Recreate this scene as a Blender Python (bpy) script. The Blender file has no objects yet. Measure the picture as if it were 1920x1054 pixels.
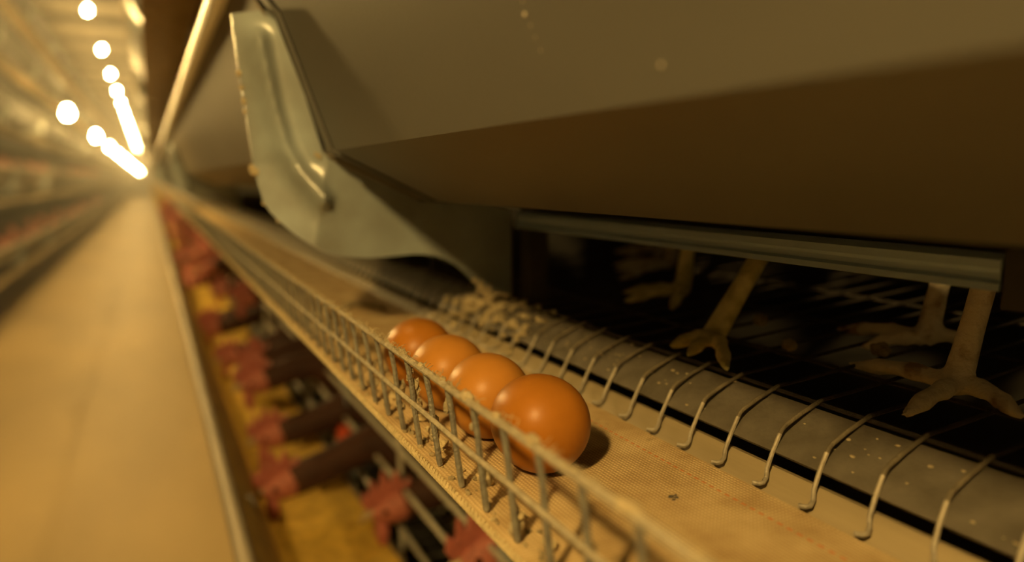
import bpy, bmesh, math, random
from mathutils import Vector, Matrix, noise
random.seed(7)
S = bpy.context.scene
COL = S.collection
EYE = 1.2                     # the eye stands 1.2 m over the aisle floor; shapes below are written from the eye, then lifted

# ---------------------------------------------------------------- camera
F_PX, PP = 1330.0, (960.0, 527.0)
cam_d = bpy.data.cameras.new('camera'); cam = bpy.data.objects.new('camera', cam_d); COL.objects.link(cam)
cam_d.sensor_width = 36.0; cam_d.sensor_fit = 'HORIZONTAL'
cam_d.lens = F_PX / 1920.0 * 36.0
cam_d.clip_start = 0.01; cam_d.clip_end = 300
fwd_aisle = Vector((278 - PP[0], PP[1] - 335, -F_PX)).normalized()      # the aisle's direction seen in the camera's own axes
up = Vector((0, -fwd_aisle.z, fwd_aisle.y)).normalized()
right = fwd_aisle.cross(up)
R = Matrix((right, fwd_aisle, up))                                      # camera axes -> world axes
cam.matrix_world = Matrix.Translation((0, 0, EYE)) @ R.to_4x4()
cam_d.dof.use_dof = True
cam_d.dof.focus_distance = 0.335
cam_d.dof.aperture_fstop = (cam_d.lens / 1000.0) / 0.0070
S.camera = cam

# ---------------------------------------------------------------- world, exposure
w = bpy.data.worlds.new('world'); S.world = w; w.use_nodes = True
w.node_tree.nodes['Background'].inputs[0].default_value = (0.02, 0.013, 0.006, 1)
w.node_tree.nodes['Background'].inputs[1].default_value = 0.3
S.view_settings.view_transform = 'Standard'
S.view_settings.look = 'None'
S.view_settings.gamma = 1.0
S.view_settings.exposure = 0.0
LIGHT_COL = (1.0, 0.64, 0.20)
BULB_LOW, BULB_HIGH, BULB_DIM = 1150.0, 1150.0, 90.0

# ---------------------------------------------------------------- materials
MATS = {}
def mat(name, col, rough=0.6, metal=0.0, var=0.25, scale=30.0, bump=0.0, bscale=None, col2=None, stretch=(1, 1, 1), spec=0.5, sss=0.0, detail=6.0, lo=0.35, hi=0.7):
    m = bpy.data.materials.new(name); m.use_nodes = True
    nt = m.node_tree; N = nt.nodes; L = nt.links
    b = N['Principled BSDF']
    b.inputs['Roughness'].default_value = rough; b.inputs['Metallic'].default_value = metal
    b.inputs['Specular IOR Level'].default_value = spec
    if sss:
        b.inputs['Subsurface Weight'].default_value = sss
        b.inputs['Subsurface Radius'].default_value = (0.004, 0.002, 0.001)
    tc = N.new('ShaderNodeTexCoord'); mp = N.new('ShaderNodeMapping'); mp.inputs['Scale'].default_value = stretch
    L.new(tc.outputs['Object'], mp.inputs['Vector'])
    nz = N.new('ShaderNodeTexNoise'); nz.inputs['Scale'].default_value = scale; nz.inputs['Detail'].default_value = detail
    L.new(mp.outputs['Vector'], nz.inputs['Vector'])
    cr = N.new('ShaderNodeValToRGB')
    c2 = col2 if col2 else tuple(c * (1 - var) for c in col)
    cr.color_ramp.elements[0].position = lo; cr.color_ramp.elements[0].color = (*c2, 1)
    cr.color_ramp.elements[1].position = hi; cr.color_ramp.elements[1].color = (*col, 1)
    L.new(nz.outputs['Fac'], cr.inputs['Fac']); L.new(cr.outputs['Color'], b.inputs['Base Color'])
    if bump:
        nb = N.new('ShaderNodeTexNoise'); nb.inputs['Scale'].default_value = bscale or scale * 4; nb.inputs['Detail'].default_value = 4
        L.new(mp.outputs['Vector'], nb.inputs['Vector'])
        bp = N.new('ShaderNodeBump'); bp.inputs['Strength'].default_value = bump; bp.inputs['Distance'].default_value = 0.002
        L.new(nb.outputs['Fac'], bp.inputs['Height']); L.new(bp.outputs['Normal'], b.inputs['Normal'])
    MATS[name] = m
    return m

M_floor = mat('aisle_floor', (0.58, 0.42, 0.18), 0.6, var=0.22, scale=2.2, bump=0.25, bscale=60, stretch=(1, 0.35, 1))
M_ceil = mat('ceiling_panel', (0.62, 0.55, 0.42), 0.7, var=0.2, scale=1.2)
M_beam = mat('beam_steel', (0.30, 0.27, 0.22), 0.6, var=0.3, scale=3)
M_wall = mat('plaster', (0.62, 0.60, 0.55), 0.8, var=0.15, scale=1.0)
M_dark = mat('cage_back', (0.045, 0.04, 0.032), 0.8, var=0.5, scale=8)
M_trough = mat('trough_plastic', (0.125, 0.120, 0.105), 0.45, var=0.16, scale=14, bump=0.05, bscale=500, stretch=(1, 0.25, 1))
M_trough_lit = mat('lit_trough_plastic', (0.20, 0.175, 0.13), 0.5, var=0.2, scale=10, stretch=(1, 0.25, 1))  # lighter trough copy, lamp light on the far run painted in
M_trough_dim = mat('dimmed_trough', (0.050, 0.046, 0.040), 0.7, var=0.3, scale=10, stretch=(1, 0.25, 1))  # darkened copy, dims upper left troughs that the low lamps light strongly
M_lip_plain = mat('dusty_lip', (0.42, 0.36, 0.26), 0.6, metal=0.1, var=0.3, scale=20, stretch=(1, 0.2, 1))
M_lip = mat('lip_steel', (0.97, 0.95, 0.90), 0.38, metal=0.5, var=0.12, scale=20, stretch=(1, 0.2, 1))
M_bracket = mat('bracket_plastic', (0.31, 0.36, 0.365), 0.34, var=0.28, scale=22, bump=0.10, bscale=160, col2=(0.21, 0.225, 0.21), spec=1.0)
M_steel = mat('galvanised_bar', (0.48, 0.64, 0.85), 0.45, metal=0.1, var=0.3, scale=30, stretch=(1, 0.1, 1))
M_wire = mat('galvanised_wire', (0.33, 0.32, 0.26), 0.5, metal=0.35, var=0.4, scale=180, bump=0.5, bscale=700, col2=(0.20, 0.19, 0.17))
M_wire_dusty = mat('dusty_wire', (0.46, 0.40, 0.28), 0.75, metal=0.1, var=0.3, scale=220, bump=0.6, bscale=900)
M_wire_shade = mat('shaded_hook_wire', (0.16, 0.13, 0.08), 0.75, var=0.4, scale=150, bump=0.5, bscale=600)  # hook wire above the knee, the trough's shadow painted into its colour
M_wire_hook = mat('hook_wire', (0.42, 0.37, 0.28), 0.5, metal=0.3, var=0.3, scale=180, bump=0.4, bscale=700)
M_soiled_shade = mat('soiled_shaded_wire', (0.05, 0.04, 0.03), 0.8, var=0.5, scale=90, bump=0.6, bscale=500)  # wires inside the cage, soiled and darkened to paint in its shade
M_post = mat('post_steel', (0.34, 0.40, 0.44), 0.5, metal=0.1, var=0.3, scale=20)
M_dust = mat('caked_dust', (0.60, 0.49, 0.29), 0.95, var=0.35, scale=160, bump=1.0, bscale=900)
M_dust_dark = mat('caked_feed', (0.50, 0.40, 0.22), 0.95, var=0.5, scale=90, bump=1.0, bscale=500)
M_chip = mat('feed_chip', (0.68, 0.55, 0.30), 0.9, var=0.25, scale=200, bump=0.8, bscale=800)
M_drop = mat('dropping', (0.12, 0.10, 0.07), 0.9, var=0.5, scale=200, bump=0.8, bscale=600)
M_strip = mat('floor_strip_plastic', (0.140, 0.122, 0.092), 0.5, var=0.3, scale=60, bump=0.25, bscale=240, col2=(0.080, 0.068, 0.048))
M_tray = mat('tray_steel', (0.44, 0.35, 0.20), 0.5, metal=0.1, var=0.4, scale=40, bump=0.3, bscale=120, stretch=(1, 0.12, 1))
M_feed = mat('mash_feed', (0.78, 0.50, 0.07), 0.95, var=0.35, scale=50, bump=1.0, bscale=400)
M_feeddust = mat('feed_dust', (0.62, 0.44, 0.13), 0.95, var=0.3, scale=30, bump=0.6, bscale=300)
M_egg = mat('brown_shell', (0.41, 0.155, 0.018), 0.36, var=0.14, scale=60, bump=0.06, bscale=1400, spec=0.2)
M_egg_pale = mat('pale_brown_shell', (0.50, 0.215, 0.036), 0.37, var=0.12, scale=50, bump=0.06, bscale=1400, spec=0.2)
M_feather = mat('brown_feather', (0.070, 0.023, 0.009), 0.75, var=0.7, scale=45, bump=1.0, bscale=120, stretch=(0.4, 1, 1), col2=(0.04, 0.014, 0.006))
M_leg = mat('leg_skin', (0.68, 0.62, 0.48), 0.5, var=0.5, scale=55, bump=0.7, bscale=240, col2=(0.30, 0.20, 0.10), lo=0.34, hi=0.46)
M_leg_yellow = mat('yellow_leg_skin', (0.74, 0.66, 0.30), 0.5, var=0.5, scale=60, bump=0.7, bscale=240, col2=(0.46, 0.40, 0.13), lo=0.4, hi=0.55)
M_claw = mat('claw_horn', (0.60, 0.50, 0.36), 0.4, var=0.3, scale=100)
M_skin = mat('red_face_skin', (0.58, 0.19, 0.13), 0.55, var=0.35, scale=120, bump=0.7, bscale=400)
M_comb = mat('red_comb', (0.56, 0.17, 0.125), 0.5, var=0.3, scale=120, bump=0.8, bscale=500, sss=0.1)
M_beak = mat('beak_horn', (0.50, 0.36, 0.17), 0.4, var=0.3, scale=90)
M_eye = mat('eye_amber', (0.10, 0.03, 0.006), 0.1, var=0.5, scale=300)
M_socket = mat('lamp_socket', (0.06, 0.055, 0.05), 0.5)
M_cable = mat('cable_rubber', (0.05, 0.045, 0.04), 0.6)
M_red = mat('red_plastic', (0.75, 0.10, 0.03), 0.4)
M_pale = mat('pale_tuft', (0.60, 0.58, 0.50), 0.9, bump=1.0, bscale=500)
M_lip_dull = mat('dull_lip', (0.12, 0.105, 0.08), 0.7, var=0.3, scale=20)  # lip darkened likewise, to dim the upper left tiers by colour
M_grille = mat('grille_zinc', (0.62, 0.58, 0.46), 0.5, metal=0.1, var=0.2, scale=60)
M_gap_shade = mat('gap_shade', (0.012, 0.011, 0.010), 0.8)  # near black, paints shade into the trough's end grooves and lower gap
M_splash = mat('dried_splash', (0.62, 0.55, 0.42), 0.8, var=0.2, scale=300)

def woven():
    m = bpy.data.materials.new('woven_belt'); m.use_nodes = True
    nt = m.node_tree; N = nt.nodes; L = nt.links; b = N['Principled BSDF']
    b.inputs['Roughness'].default_value = 0.85; b.inputs['Specular IOR Level'].default_value = 0.2
    tc = N.new('ShaderNodeTexCoord'); sp = N.new('ShaderNodeSeparateXYZ'); L.new(tc.outputs['Object'], sp.inputs[0])
    def wave(axis, freq, dist):
        wv = N.new('ShaderNodeTexWave'); wv.bands_direction = axis; wv.inputs['Scale'].default_value = freq
        wv.inputs['Distortion'].default_value = dist; wv.inputs['Detail'].default_value = 1
        L.new(tc.outputs['Object'], wv.inputs['Vector']); return wv
    w1 = wave('X', 165.0, 0.5); w2 = wave('Y', 165.0, 0.5)
    mul = N.new('ShaderNodeMath'); mul.operation = 'MULTIPLY'
    L.new(w1.outputs['Fac'], mul.inputs[0]); L.new(w2.outputs['Fac'], mul.inputs[1])
    nz = N.new('ShaderNodeTexNoise'); nz.inputs['Scale'].default_value = 38; nz.inputs['Detail'].default_value = 6
    L.new(tc.outputs['Object'], nz.inputs['Vector'])
    cr = N.new('ShaderNodeValToRGB'); e = cr.color_ramp.elements
    e[0].position = 0.30; e[0].color = (0.47, 0.33, 0.155, 1); e[1].position = 0.62; e[1].color = (0.70, 0.545, 0.30, 1)
    L.new(nz.outputs['Fac'], cr.inputs['Fac'])
    dk = N.new('ShaderNodeMix'); dk.data_type = 'RGBA'; dk.blend_type = 'MULTIPLY'
    mr = N.new('ShaderNodeMapRange'); mr.inputs[1].default_value = 0.0; mr.inputs[2].default_value = 0.8; mr.inputs[3].default_value = 0.42; mr.inputs[4].default_value = 0.0
    L.new(mul.outputs[0], mr.inputs[0]); L.new(mr.outputs[0], dk.inputs[0])
    L.new(cr.outputs['Color'], dk.inputs[6]); dk.inputs[7].default_value = (0.45, 0.36, 0.25, 1)
    # a dashed orange thread woven along the belt
    def math_(op, a, bv=None):
        n = N.new('ShaderNodeMath'); n.operation = op
        if isinstance(a, (int, float)): n.inputs[0].default_value = a
        else: L.new(a, n.inputs[0])
        if bv is not None:
            if isinstance(bv, (int, float)): n.inputs[1].default_value = bv
            else: L.new(bv, n.inputs[1])
        return n.outputs[0]
    dx = math_('ABSOLUTE', math_('SUBTRACT', sp.outputs['X'], 0.2105))
    near = math_('LESS_THAN', dx, 0.0007)
    dash = math_('GREATER_THAN', math_('FRACT', math_('MULTIPLY', sp.outputs['Y'], 210.0)), 0.45)
    th = math_('MULTIPLY', math_('MULTIPLY', near, dash), 0.75)
    mx = N.new('ShaderNodeMix'); mx.data_type = 'RGBA'; L.new(th, mx.inputs[0]); L.new(dk.outputs[2], mx.inputs[6]); mx.inputs[7].default_value = (0.62, 0.20, 0.05, 1)
    # droppings and stains
    ns = N.new('ShaderNodeTexNoise'); ns.inputs['Scale'].default_value = 55; ns.inputs['Detail'].default_value = 3
    L.new(tc.outputs['Object'], ns.inputs['Vector'])
    st = N.new('ShaderNodeMapRange'); st.inputs[1].default_value = 0.66; st.inputs[2].default_value = 0.76; st.inputs[4].default_value = 0.7
    L.new(ns.outputs['Fac'], st.inputs[0])
    mz = N.new('ShaderNodeMix'); mz.data_type = 'RGBA'; L.new(st.outputs[0], mz.inputs[0]); L.new(mx.outputs[2], mz.inputs[6]); mz.inputs[7].default_value = (0.28, 0.20, 0.09, 1)
    L.new(mz.outputs[2], b.inputs['Base Color'])
    bp = N.new('ShaderNodeBump'); bp.inputs['Strength'].default_value = 0.55; bp.inputs['Distance'].default_value = 0.0006
    L.new(mul.outputs[0], bp.inputs['Height']); L.new(bp.outputs['Normal'], b.inputs['Normal'])
    return m
M_belt = woven()

def emit(name, strength, col=LIGHT_COL):
    m = bpy.data.materials.new(name); m.use_nodes = True
    nt = m.node_tree; nt.nodes.remove(nt.nodes['Principled BSDF'])
    e = nt.nodes.new('ShaderNodeEmission'); e.inputs[0].default_value = (*col, 1); e.inputs[1].default_value = strength
    nt.links.new(e.outputs[0], nt.nodes['Material Output'].inputs[0])
    return m
M_bulb_low = emit('lit_bulb', BULB_LOW); M_bulb_high = emit('lit_bulb_high', BULB_HIGH); M_bulb_dim = emit('dim_bulb', BULB_DIM)

# ---------------------------------------------------------------- helpers
TOP = []
def link(o, parent=None):
    COL.objects.link(o)
    if parent is not None: o.parent = parent
    else: TOP.append(o)
    return o
def mesh_of(bm, name, mats, smooth=True):
    bmesh.ops.recalc_face_normals(bm, faces=bm.faces[:])
    me = bpy.data.meshes.new(name); bm.to_mesh(me); bm.free()
    for m in (mats if isinstance(mats, (list, tuple)) else [mats]): me.materials.append(m)
    if smooth:
        me.polygons.foreach_set('use_smooth', [True] * len(me.polygons))
        try: me.set_sharp_from_angle(angle=math.radians(38))
        except Exception: pass
    return me
def obj(name, bm, m, parent=None, loc=(0, 0, 0), rot=(0, 0, 0), smooth=True):
    """one mesh object; its shape is written in eye coordinates and re-centred on loc"""
    if parent is None and loc != (0, 0, 0):
        bmesh.ops.translate(bm, verts=bm.verts[:], vec=-Vector(loc))
    o = bpy.data.objects.new(name, mesh_of(bm, name, m, smooth))
    o.location = loc; o.rotation_euler = rot
    if parent is not None:
        o.location = -Vector(parent.location) if loc == (0, 0, 0) else loc
    return link(o, parent)
def empty(name, loc=(0, 0, 0), rz=0.0):
    o = bpy.data.objects.new(name, None); o.location = loc; o.rotation_euler = (0, 0, rz); o.empty_display_size = 0.05
    return link(o)
def tag(o, label=None, cat=None, group=None, kind=None):
    if label: o['label'] = label
    if cat: o['category'] = cat
    if group: o['group'] = group
    if kind: o['kind'] = kind
    return o
def copy_tree(o, parent=None):
    c = o.copy(); COL.objects.link(c)
    if parent is not None: c.parent = parent
    else: TOP.append(c)
    for ch in [x for x in bpy.data.objects if x.parent == o]: copy_tree(ch, c)
    return c

def tube(bm, pts, r, seg=8, closed_ends=True, mi=0):
    pts = [Vector(p) for p in pts]; n = len(pts)
    rs = r if isinstance(r, (list, tuple)) else [r] * n
    t0 = (pts[1] - pts[0]).normalized()
    ref = Vector((0, 0, 1)) if abs(t0.z) < 0.9 else Vector((0, 1, 0))
    u = t0.cross(ref).normalized(); rings = []
    for i in range(n):
        t = (pts[min(i + 1, n - 1)] - pts[max(i - 1, 0)]).normalized()
        u = (u - t * u.dot(t)).normalized(); v = t.cross(u)
        q = rs[i]; qa, qb = q if isinstance(q, tuple) else (q, q)
        rings.append([bm.verts.new(pts[i] + u * (qa * math.cos(2 * math.pi * k / seg)) + v * (qb * math.sin(2 * math.pi * k / seg))) for k in range(seg)])
    for ri, (a, b) in enumerate(zip(rings, rings[1:])):
        for k in range(seg):
            f = bm.faces.new((a[k], a[(k + 1) % seg], b[(k + 1) % seg], b[k])); f.material_index = mi if isinstance(mi, int) else mi[ri]
    if closed_ends:
        for ring in (rings[0], rings[-1]):
            f = bm.faces.new(ring); f.material_index = mi if isinstance(mi, int) else mi[0 if ring is rings[0] else -1]
    return rings
def prism(bm, prof, y0, y1, ny=1):
    """closed XZ outline swept along Y"""
    rows = [[bm.verts.new((x, y0 + (y1 - y0) * j / ny, z)) for x, z in prof] for j in range(ny + 1)]
    n = len(prof)
    for a, b in zip(rows, rows[1:]):
        for k in range(n): bm.faces.new((a[k], a[(k + 1) % n], b[(k + 1) % n], b[k]))
    for e in (rows[0], rows[-1]):
        f = bm.faces.new(e)
        bmesh.ops.triangulate(bm, faces=[f])
def offset_poly(pl, t):
    out = []
    for i, p in enumerate(pl):
        a = Vector(pl[max(i - 1, 0)]); b = Vector(pl[min(i + 1, len(pl) - 1)])
        d = (b - a); d.normalize(); nrm = Vector((-d[1], d[0]))
        out.append((p[0] + nrm[0] * t, p[1] + nrm[1] * t))
    return out
def sheet(bm, pl, t, y0, y1, ny=1):
    prism(bm, list(pl) + offset_poly(pl, t)[::-1], y0, y1, ny)
def box(bm, x0, x1, y0, y1, z0, z1):
    vs = [bm.verts.new((x, y, z)) for x in (x0, x1) for y in (y0, y1) for z in (z0, z1)]
    for f in ((0, 1, 3, 2), (4, 6, 7, 5), (0, 4, 5, 1), (2, 3, 7, 6), (0, 2, 6, 4), (1, 5, 7, 3)):
        bm.faces.new([vs[i] for i in f])
def blob(bm, c, r, sub=2, rough=0.35, stretch=(1, 1, 1), seed=0.0, freq=1.6):
    g = bmesh.ops.create_icosphere(bm, subdivisions=sub, radius=1.0)['verts']
    for v in g:
        n = v.co.normalized()
        k = 1 + rough * noise.noise(n * freq + Vector((seed, seed * 1.7, -seed)))
        v.co = Vector((n.x * stretch[0], n.y * stretch[1], n.z * stretch[2])) * (r * k) + Vector(c)
    return g
def fuse(bm, voxel, smooth_iter=4):
    """melt the pieces in bm into one continuous skin"""
    me = bpy.data.meshes.new('tmp'); bmesh.ops.recalc_face_normals(bm, faces=bm.faces[:]); bm.to_mesh(me); bm.free()
    o = bpy.data.objects.new('tmp', me); COL.objects.link(o)
    md = o.modifiers.new('r', 'REMESH'); md.mode = 'VOXEL'; md.voxel_size = voxel; md.use_smooth_shade = True
    if smooth_iter:
        sm = o.modifiers.new('s', 'SMOOTH'); sm.iterations = smooth_iter; sm.factor = 0.5
    dg = bpy.context.evaluated_depsgraph_get(); dg.update()
    ev = o.evaluated_get(dg)
    out = bmesh.new(); out.from_mesh(ev.to_mesh()); ev.to_mesh_clear()
    bpy.data.objects.remove(o, do_unlink=True); bpy.data.meshes.remove(me)
    return out

# ---------------------------------------------------------------- the building
FZ = -EYE
YB, YE = -1.8, 62.0                 # the house from behind the camera to its far end
def struct(name, x0, x1, y0, y1, z0, z1, m):
    bm = bmesh.new(); box(bm, x0, x1, y0, y1, z0, z1)
    o = obj(name, bm, m, smooth=False); tag(o, kind='structure'); return o
struct('floor', -3.0, 2.0, YB - 0.2, YE + 0.2, FZ - 0.1, FZ, M_floor)
struct('ceiling', -3.0, 2.0, YB - 0.2, YE + 0.2, 2.95, 3.05, M_ceil)
struct('wall_left', -3.0, -2.9, YB, YE, FZ, 2.95, M_wall)
struct('wall_right', 1.9, 2.0, YB, YE, FZ, 2.95, M_wall)
struct('wall_far', -2.9, 1.9, YE, YE + 0.1, FZ, 2.95, M_wall)
struct('wall_near', -2.9, 1.9, YB - 0.1, YB, FZ, 2.95, M_wall)
for k in range(28):
    y = 1.0 + 2.1 * k
    struct('trim_%d' % (k + 1), -2.9, 1.9, y, y + 0.12, 2.80, 2.95, M_beam)

# ---------------------------------------------------------------- cage rows
PITCH = 0.52
SECT = 2.12
LIP = (0.061, 0.147)
TROUGH = [(0.0655, 0.1395), (0.0868, 0.1125), (0.120, 0.020), (0.198, -0.0173), (0.262, -0.0173), (0.262, 0.035)]
def side_map(side, dx, dz):
    """tier shapes are written for the right-hand row; the left-hand row mirrors them about the aisle's middle"""
    if side > 0: return lambda x, z: (x + dx, z + dz)
    return lambda x, z: (-0.91 - x - dx, z + dz)

def trough(name, side, dx, dz, y0, y1, label, group=None, collar=False, lip=None, body=None):
    f = side_map(side, dx, dz)
    prof = [f(*p) for p in TROUGH]
    t = empty(name, (*[f(0.16, -0.02)[0]], y0, f(0.16, -0.02)[1]))
    tag(t, label, 'feed trough', group)
    bm = bmesh.new(); sheet(bm, prof, 0.0022 * side, y0, y1)
    obj('trough_body', bm, body or M_trough, t)
    bm = bmesh.new()
    lx, lz = f(*LIP)
    c = [(lx + 0.0095 * math.cos(a), lz + 0.0095 * math.sin(a)) for a in [2 * math.pi * k / 14 for k in range(14)]]
    prism(bm, c, y0, y1)
    obj('rolled_lip', bm, lip or M_lip_plain, t)
    if collar:
        bm = bmesh.new()
        sheet(bm, prof, 0.0022 * side, y1 + 0.013, y1 + 0.026)
        tag(obj('end_collar', bm, M_trough, t), 'narrow collar closing the end of the trough')
        bm = bmesh.new(); inner = offset_poly(prof, 0.0030 * side); sheet(bm, inner, 0.0015 * side, y1 - 0.012, y1 + 0.034)  # added black strip, its colour stands for shade in the grooves
        tag(obj('backing', bm, M_gap_shade, t), 'black seal laid in as shade for the grooves at the trough end')
        bm = bmesh.new(); box(bm, 0.2835, 0.2855, y0, y1, -0.0285, -0.0170); obj('gap_shade_plate', bm, M_gap_shade, t)  # added black plates that paint the gap above the bar dark
        bm = bmesh.new(); box(bm, 0.2620, 0.2855, y0, y1, -0.0172, -0.0150); obj('gap_shade_plate', bm, M_gap_shade, t)
    return t

BR_OUT = [(0.0618, 0.1192), (0.0644, 0.0878), (0.0672, 0.064), (0.0695, 0.044), (0.0712, 0.028), (0.0728, 0.0147), (0.0750, -0.003), (0.0781, -0.0173),
          (0.0828, -0.0262), (0.0892, -0.0338), (0.0985, -0.0430), (0.1087, -0.0504), (0.119, -0.057), (0.130, -0.0603), (0.1422, -0.0624), (0.1545, -0.0634), (0.1666, -0.0636),
          (0.180, -0.0629), (0.1924, -0.0627), (0.203, -0.0632), (0.214, -0.0651), (0.2240, -0.0690), (0.2337, -0.0752), (0.2420, -0.0825), (0.249, -0.0905), (0.2576, -0.1), (0.270, -0.104),
          (0.2859, -0.1079), (0.2859, -0.0278)]
BR_IN = [(0.262, -0.022), (0.200, -0.0185), (0.160, -0.001), (0.1257, 0.0142), (0.1198, 0.0201), (0.1064, 0.068), (0.0929, 0.1168), (0.0900, 0.1222)]
def bracket_meshes():
    """the moulded plastic plate that carries the trough: a sheet bent along a crease, its left wing turned towards the aisle"""
    def depth(x, z):
        # crease runs from (0.1223, 0.0113) down to (0.1107, -0.0492), and up along the trough's edge
        cx = 0.1223 + (0.0113 - z) * -0.19 if z < 0.0113 else 0.1223 - (z - 0.0113) * 0.27
        d = cx - x
        if d > 0: return 0.62 * d                       # the wing falls back, away from the eye
        return 0.10 * min(-d, 0.09)
    poly = BR_OUT + BR_IN
    bm = bmesh.new()
    vs = [bm.verts.new((x, 0, z)) for x, z in poly]
    f = bm.faces.new(vs)
    bmesh.ops.triangulate(bm, faces=[f])
    # cut into a fine grid so the sheet can be bent
    for i in range(1, 92):
        x = 0.06 + 0.0025 * i
        bmesh.ops.bisect_plane(bm, geom=bm.verts[:] + bm.edges[:] + bm.faces[:], plane_co=(x, 0, 0), plane_no=(1, 0, 0))
    for i in range(1, 93):
        z = -0.11 + 0.0025 * i
        bmesh.ops.bisect_plane(bm, geom=bm.verts[:] + bm.edges[:] + bm.faces[:], plane_co=(0, 0, z), plane_no=(0, 0, 1))
    rib = [(0.0775, 0.1005), (0.0800, 0.086), (0.0835, 0.066), (0.0870, 0.048), (0.0935, 0.0230), (0.1030, 0.0040), (0.1130, -0.009), (0.1180, -0.016)]
    def rib_h(x, z):
        best = 1e9
        for (ax, az), (bx, bz) in zip(rib, rib[1:]):
            a = Vector((ax, az)); b = Vector((bx, bz)); p = Vector((x, z)); t = max(0, min(1, (p - a).dot(b - a) / (b - a).length_squared))
            best = min(best, (p - a - (b - a) * t).length)
        return 0.0115 * math.exp(-(best / 0.0066) ** 2)
    for v in bm.verts: v.co.y = depth(v.co.x, v.co.z) - rib_h(v.co.x, v.co.z)
    r = bmesh.ops.extrude_face_region(bm, geom=bm.faces[:])
    for v in r['geom']:
        if isinstance(v, bmesh.types.BMVert): v.co.y += 0.003
    return mesh_of(bm, 'plate', M_bracket)
BR_MESH = bracket_meshes()
def bracket_dust_mesh():
    bm = bmesh.new(); rnd = random.Random(3)
    for x, z, r in ((0.0655, 0.078, 0.0026), (0.0672, 0.068, 0.0020), (0.0683, 0.058, 0.0022), (0.0690, 0.050, 0.0018), (0.0738, 0.0052, 0.0042), (0.0722, 0.0075, 0.0026), (0.118, 0.0165, 0.0020),
                    (0.1155, 0.0185, 0.0016), (0.0790, -0.0190, 0.0016), (0.088, -0.0325, 0.0014), (0.2520, -0.0925, 0.004), (0.2590, -0.0985, 0.005), (0.246, -0.087, 0.0025)):
        wing = 0.62 * max(0, (0.1223 - 0.27 * max(0, z - 0.0113)) - x)
        blob(bm, (x, wing + 0.0005, z), r, 2, 0.6, (1, 1, rnd.uniform(0.8, 1.4)), rnd.uniform(0, 50))
    return mesh_of(bm, 'dust_crumbs', M_dust)
BR_DUST = bracket_dust_mesh()
def bracket(side, dx, dz, y, label, group=None):
    x0, z0 = side_map(side, dx, dz)(0, 0)
    o = bpy.data.objects.new('trough_bracket', BR_MESH); o.location = (x0, y, z0)
    if side < 0: o.rotation_euler = (0, 0, 0); o.scale = (-1, 1, 1)
    link(o); tag(o, label, 'trough bracket', group)
    d = bpy.data.objects.new('dust_crumbs', BR_DUST); link(d, o); tag(d, 'beige dust crumbs stuck to the bracket edge', kind='stuff')
    return o

# ---- main tier, right row
Y_BR = 0.555
ft = trough('feed_trough', 1, 0, 0, -1.5, Y_BR - 0.039, 'long grey feed trough section directly above the eggs', collar=True, lip=M_lip)
SPECKS = [(0.2042, 0.0547, 0.00035), (0.2053, 0.051, 0.00063), (0.2037, 0.0475, 0.00035), (0.2029, 0.0439, 0.00028), (0.202, 0.0399, 0.00035), (0.1473, 0.0283, 0.00049)]
bm = bmesh.new()
for y, z, r in SPECKS:
    blob(bm, (0.120 - (z - 0.020) * 0.3586 - 0.0003, y, z), r, 2, 0.4, (0.4, 1, 1.2), y * 900)
tag(obj('splash_specks', bm, M_splash, ft), 'pale dried specks in a dotted line on the trough side', kind='stuff')
trough('feed_trough', 1, 0, 0, Y_BR + 0.006, YE - 1, 'grey feed trough run beyond the big plastic bracket, level with the eye', lip=M_lip, body=M_trough_lit)
bracket(1, 0, 0, Y_BR, 'large blue-grey plastic bracket with a raised rib, holding the near trough end')
for k in range(1, 9):
    lab = 'blurred blue-grey bracket seen just left of the large near bracket' if k == 1 else 'distant blue-grey bracket far down the eye-level trough run'
    bracket(1, 0, 0, Y_BR + SECT * k, lab, None if k == 1 else 'distant brackets on the eye-level trough')

# cage bottom bar and joint
t = empty('cage_bar', (0.285, 0.30, -0.040))
tag(t, 'grey steel bar under the near trough, in front of the hens\' legs', 'cage bar')
bm = bmesh.new()
sheet(bm, [(0.290, -0.0290), (0.2815, -0.0290), (0.2800, -0.0305), (0.2800, -0.0325), (0.2818, -0.0345), (0.2818, -0.0380), (0.2800, -0.0395), (0.2800, -0.0415)], -0.0018, 0.150, 0.541)
obj('bar_rail', bm, M_steel, t)
bm = bmesh.new(); rnd = random.Random(9)
for i in range(16):
    y = rnd.uniform(0.40, 0.54) if i < 9 else rnd.uniform(0.16, 0.5)
    blob(bm, (0.2845, y, -0.0283), rnd.uniform(0.0012, 0.003), 2, 0.5, (1.2, 2.2, 0.5), rnd.uniform(0, 50))
tag(obj('dust_crumbs', bm, M_dust, t), 'pale dust lying on the bar', kind='stuff')
bm = bmesh.new(); box(bm, 0.279, 0.292, 0.136, 0.149, -0.048, -0.026)
tag(obj('bar_clip', bm, M_socket, ), 'dark clip at the near end of the grey bar under the trough', 'clip')
bm = bmesh.new(); sheet(bm, [(0.290, -0.0290), (0.2815, -0.0290), (0.2800, -0.0305), (0.2800, -0.0325), (0.2818, -0.0345), (0.2818, -0.0380), (0.2800, -0.0395), (0.2800, -0.0415)], -0.0018, -0.6, 0.135)
tag(obj('cage_bar', bm, M_steel), 'grey steel bar running on past the dark clip, at the frame\'s right edge', 'cage bar')
bm = bmesh.new(); sheet(bm, [(0.290, -0.0290), (0.2815, -0.0290), (0.2800, -0.0305), (0.2800, -0.0325), (0.2818, -0.0345), (0.2818, -0.0380), (0.2800, -0.0395), (0.2800, -0.0415)], -0.0018, 0.60, YE - 1)
tag(obj('cage_bar', bm, M_steel), 'grey steel bar running far beyond the large plastic bracket', 'cage bar')
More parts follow.
